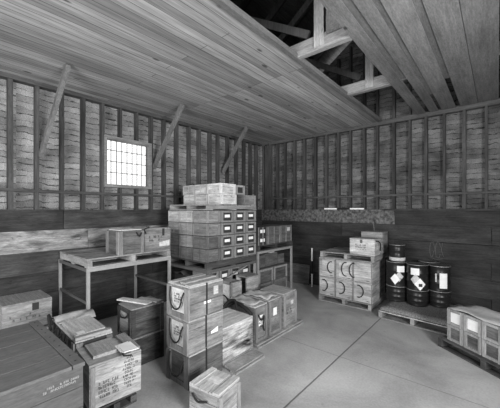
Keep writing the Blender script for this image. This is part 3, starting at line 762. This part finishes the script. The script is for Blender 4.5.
# chalk scribbles on the back wall
def onback(pts, name, label):
    mb = MB()
    for P in pts: mb.tube([(x, 0, z) for x, z in P], .0035, 6)
    o = mb.build(name, 'chalk'); o.location = (4.04, -.012, 1.08); tag(o, label, 'chalk marks'); return o
def loop(cx, cz, rx, rz, a0=0, a1=360, n=14): return [(cx+rx*math.cos(R_(a0+(a1-a0)*i/n)), cz+rz*math.sin(R_(a0+(a1-a0)*i/n))) for i in range(n+1)]
onback([loop(.0, 0, .03, .14, 60, 350, 20), loop(.1, .0, .04, .15, 20, 330, 20), [(.02, .16), (.05, .02), (.06, -.14)], [(.17, .13), (.15, 0), (.19, -.12)], [(-.02, -.16), (.08, -.18), (.17, -.16)]],
       'chalk_marks', 'faint chalk scribbles on the dark back wall above the right drums')

# ------------------------------------------------------------------ pallet of six crates near the back wall
pallet('pallet on the floor under six rope-marked crates near the back wall', (2.75, -.525, 0), 0, 1.03, .97, .12, 'pallet', 'y', 7)
cw = .345
for row in range(2):
    for i in range(3):
        x = 2.235+cw/2+i*(cw+.003)
        nm = ['left', 'middle', 'right'][i]
        r = crate('pale crate with dark curved rope handle, %s of three in %s row facing camera' % (nm, ['bottom', 'top'][row]),
                  (x, -.785, .122+.372*row), 0, cw-.004, .41, .368, 'w4', 'rope-handled crates by the back wall', planks=1, lidn=3, lid_m='w3y', lid_axis='y',
                  cleats=[('ny', -cw/2+.006, -cw/2+.018, .0, .35, .005), ('ny', cw/2-.018, cw/2-.006, 0, .35, .005)], cl_m='w2z')
        if row and i < 2: paper(r, 'ny', -.10, .15, .04, .33, 'wp', .003, 'pale_end_panel')
        def arc(cx, cz, s, rx=.07, rz=.10): return [(cx+s*rx*math.cos(R_(a)), cz+rz*math.sin(R_(a)), .02) for a in range(-100, 101, 25)]
        if row == 0: rope(r, 'ny', arc(-.07, .2, 1, .09, .11), .009)
        elif i == 0: rope(r, 'ny', arc(.1, .2, -1, .08, .11), .009)
        elif i == 1:
            rope(r, 'ny', arc(.04, .2, -1, .08, .13), .009); rope(r, 'ny', arc(.19, .2, -1, .08, .13), .009, name='second_rope_handle')
        paper(r, 'ny', .07, .12, .03, .04, 'ink', .0015, 'stencil_mark')
    r2 = None
for i in range(3):
    x = 2.235+cw/2+i*(cw+.003)
    for row in range(2):
        crate('crate in the rear rank behind the rope-marked crates, %s, %s row' % (['left', 'middle', 'right'][i], ['bottom', 'top'][row]), (x-.03, -.31, .122+.372*row), 0, cw-.004, .45, .368, 'w3', 'rear crates by the back wall', planks=1, lidn=3)
pallet('empty pallet lying on top of the six rope-marked crates', (2.77, -.51, .868), 1.5, 1.04, .95, .12, 'pallet', 'y', 7)
W, D, H = .45, .34, .30
r = crate('clean pale crate with printed front, nearer of two on the upper pallet', (3.085, -.80, .99), 0, W, D, H, 'wp', 'crates on the upper pallet by the back wall', planks=1, lidn=2, lid_m='w4x')
marks(r, 'ny', -.13, .12, .2, 2, .03, 'ink', .8); marks(r, 'ny', -.16, .16, .11, 1, .015, 'ink', .6); paper(r, 'ny', -.035, .01, .22, .285, 'w1', .004, 'latch_plate')
rope(r, 'px', [(-.12, .27, .01), (-.04, .25, .04), (.02, .17, .045), (.05, .08, .03)], .011)
r = crate('grey slatted crate, farther of two on the upper pallet by the back wall', (3.11, -.33, .99), 0, .40, .34, .40, 'w3', 'crates on the upper pallet by the back wall', planks=4, lidn=2)
MB().tube([(0, 0, .40), (-.01, 0, .47), (-.02, 0, .56)], .003, 6).build('upright_wire', 'steel', r)

# ------------------------------------------------------------------ drums
pallet('gritty pallet under the black steel drums', (4.015, -.70, 0), -5, 1.03, 1.16, .125, 'pallet', 'y', 7, dm='pallet_g')
mt = thing('packing_mat', 'rough speckled packing mat spread over the pallet beneath the black drums', 'mat', (4.015, -.70, .133), -5)
MB().box(-.49, .49, -.55, .55, 0, .038, .003).build('mat_base', 'mat', mt)
ms = sheet('mat_surface', 'x', (0, 0, .036), 0, .99, 1.11, .010, 'mat', 21); ms.parent = mt
for q in ('label', 'category', 'group'): del ms[q]
def drum(label, loc, rad, H, rz=0, m='drum'):
    r = thing('steel_drum', label, 'drum', loc, rz, 'black steel drums'); DIM[r.name] = (rad, rad, H)
    pf = [(0, .008), (rad-.02, .008), (rad-.005, .0), (rad, .006), (rad-.003, .018)]
    for q in (.33, .66): pf += [(rad-.003, H*q-.018), (rad+.004, H*q-.006), (rad+.004, H*q+.006), (rad-.003, H*q+.018)]
    pf += [(rad-.003, H-.02), (rad, H-.012), (rad+.004, H-.002)]
    MB().lathe(pf, 40).build('shell', m, r)
    MB().lathe([(rad+.0035, H-.003), (rad+.002, H+.002), (rad-.008, H+.002), (rad-.012, H-.012), (.06, H-.010), (0, H-.010)], 40).build('lid', 'drumtop', r)
    MB().lathe([(rad+.004, H-.006), (rad+.0055, H-.001), (rad+.003, H+.003), (rad-.002, H+.003)], 40).build('rim', 'rimsteel', r)
    MB().lathe([(.026, -.004), (.026, .01), (0, .012)], 14, c=(rad*.6, 0, H-.008)).build('bung_cap', 'drumtop', r)
    return r
def dlabel(r, ang, half, z0, z1, m='paper', rot=False, name='paper_label', rr=.0035):
    """label bent round the drum; ang is the heading of its centre in degrees"""
    rad = DIM[r.name][0]+rr; mb = MB(); n = 8
    def pt(s, z, k): t = R_(ang)+s/rad; return ((rad+k)*math.cos(t), (rad+k)*math.sin(t), z)
    w = rad*R_(half); zc = (z0+z1)/2; hh = (z1-z0)/2; P = []
    for i in range(n+1):
        for j in range(n+1):
            a = -1+2*i/n; b = -1+2*j/n
            s, zz = (a*w, b*hh) if not rot else ((a+b)/2*w*1.3, (b-a)/2*hh*1.3)
            P.append((s, zc+zz))
    for k in (0, .0015): mb.v += [pt(s, z, k) for s, z in P]
    N = len(P)
    for i in range(n):
        for j in range(n): a = i*(n+1)+j; mb.f += [(N+a, N+a+n+1, N+a+n+2, N+a+1), (a, a+1, a+n+2, a+n+1)]
    mb.build(name, m, r)
z0, hl = .188, .264
LOW = [((3.576, -.59), 'bottom left drum under the one with a can'), ((3.92, -.64), 'bottom middle drum of the front row'), ((4.224, -.488), 'bottom right drum of the front row'),
       ((3.70, -.23), 'bottom drum of the rear row, left'), ((4.03, -.21), 'bottom drum of the rear row, right')]
for (x, y), lab in LOW: drum('black drum, '+lab, (x, y, z0), .168 if x < 4 else .159, hl)
z1 = z0+hl+.004
A1 = -62
d1 = drum('black drum with white rectangle and tilted labels, leftmost of the upper drums', (3.576, -.59, z1), .168, .43)
dlabel(d1, -52, 22, .26, .37); dlabel(d1, -84, 20, .06, .21, 'paper', True, 'diamond_label', .005); dlabel(d1, -62, 20, .11, .25, 'paper2', True, 'diamond_label', .002)
d2 = drum('black drum with rectangle and round-marked diamond label, middle upper drum', (3.92, -.64, z1), .168, .43)
dlabel(d2, -92, 22, .26, .375); dlabel(d2, -66, 22, .03, .19, 'paper', True, 'diamond_label', .005); dlabel(d2, -88, 20, .10, .26, 'paper2', True, 'diamond_label')
dlabel(d2, -64, 9, .07, .12, 'ink', False, 'printed_symbol', .008)
d3 = drum('black drum with tall white label, rightmost of the upper drums', (4.224, -.488, z1), .159, .42)
dlabel(d3, -62, 20, .06, .31); dlabel(d3, -100, 4, .16, .30, 'paper2')
d4 = drum('plain black drum standing behind the upper middle drum', (4.03, -.21, z1), .165, .43)
c1 = drum('small black can with pale base band, on the leftmost upper drum', (3.585, -.58, z1+.435), .128, .30)
MB().lathe([(.1305, .012), (.1315, .012), (.1315, .075), (.1305, .075)], 30).build('pale_band', 'paper2', c1)

# ------------------------------------------------------------------ crates at the right edge
ang = -37.0; rz = ang; u = Vector((math.cos(R_(ang)), math.sin(R_(ang)), 0)); nrm = Vector((-u.y, u.x, 0))   # nrm points away from camera
O = Vector((4.385, -1.79, 0))
def at(s, d, z): return tuple(O+u*s+nrm*d+Vector((0, 0, z)))
pallet('dark pallet under the framed boxes at the right edge', at(.58, .42, 0), rz, 1.2, .84, .125, 'pallet_d', 'y', 6)
w = .222
for k in range(2):
    for i in range(5):
        s = .07+w/2+i*(w+.006)
        r = crate('framed box in the right edge group, %s row, %s from the drums' % (['bottom', 'top'][k], ['first', 'second', 'third', 'fourth', 'fifth'][i]), at(s, .06+.22, .127+.205*k), rz, w, .42, .202, 'w3',
                  'framed boxes at the right edge', cat='box', name='ammunition_box', planks=1, lidn=3,
                  cleats=[('ny', -w/2+.002, -w/2+.04, 0, .2, .016), ('ny', w/2-.04, w/2-.002, 0, .2, .016), ('ny', -w/2+.04, w/2-.04, 0, .03, .014), ('ny', -w/2+.04, w/2-.04, .17, .2, .014)], cl_m='w3z')
        paper(r, 'ny', -w/2+.045, w/2-.045, .035, .165, 'paper' if k and i < 2 else 'w1', .003, 'paper_label' if k and i < 2 else 'end_panel')
o = sheet('canvas_cover', 'pale crumpled canvas over the framed boxes at the right edge', at(.63, .28, .537), rz, 1.12, .44, .03, 'canvas', 12); o['group'] = 'canvas covers'
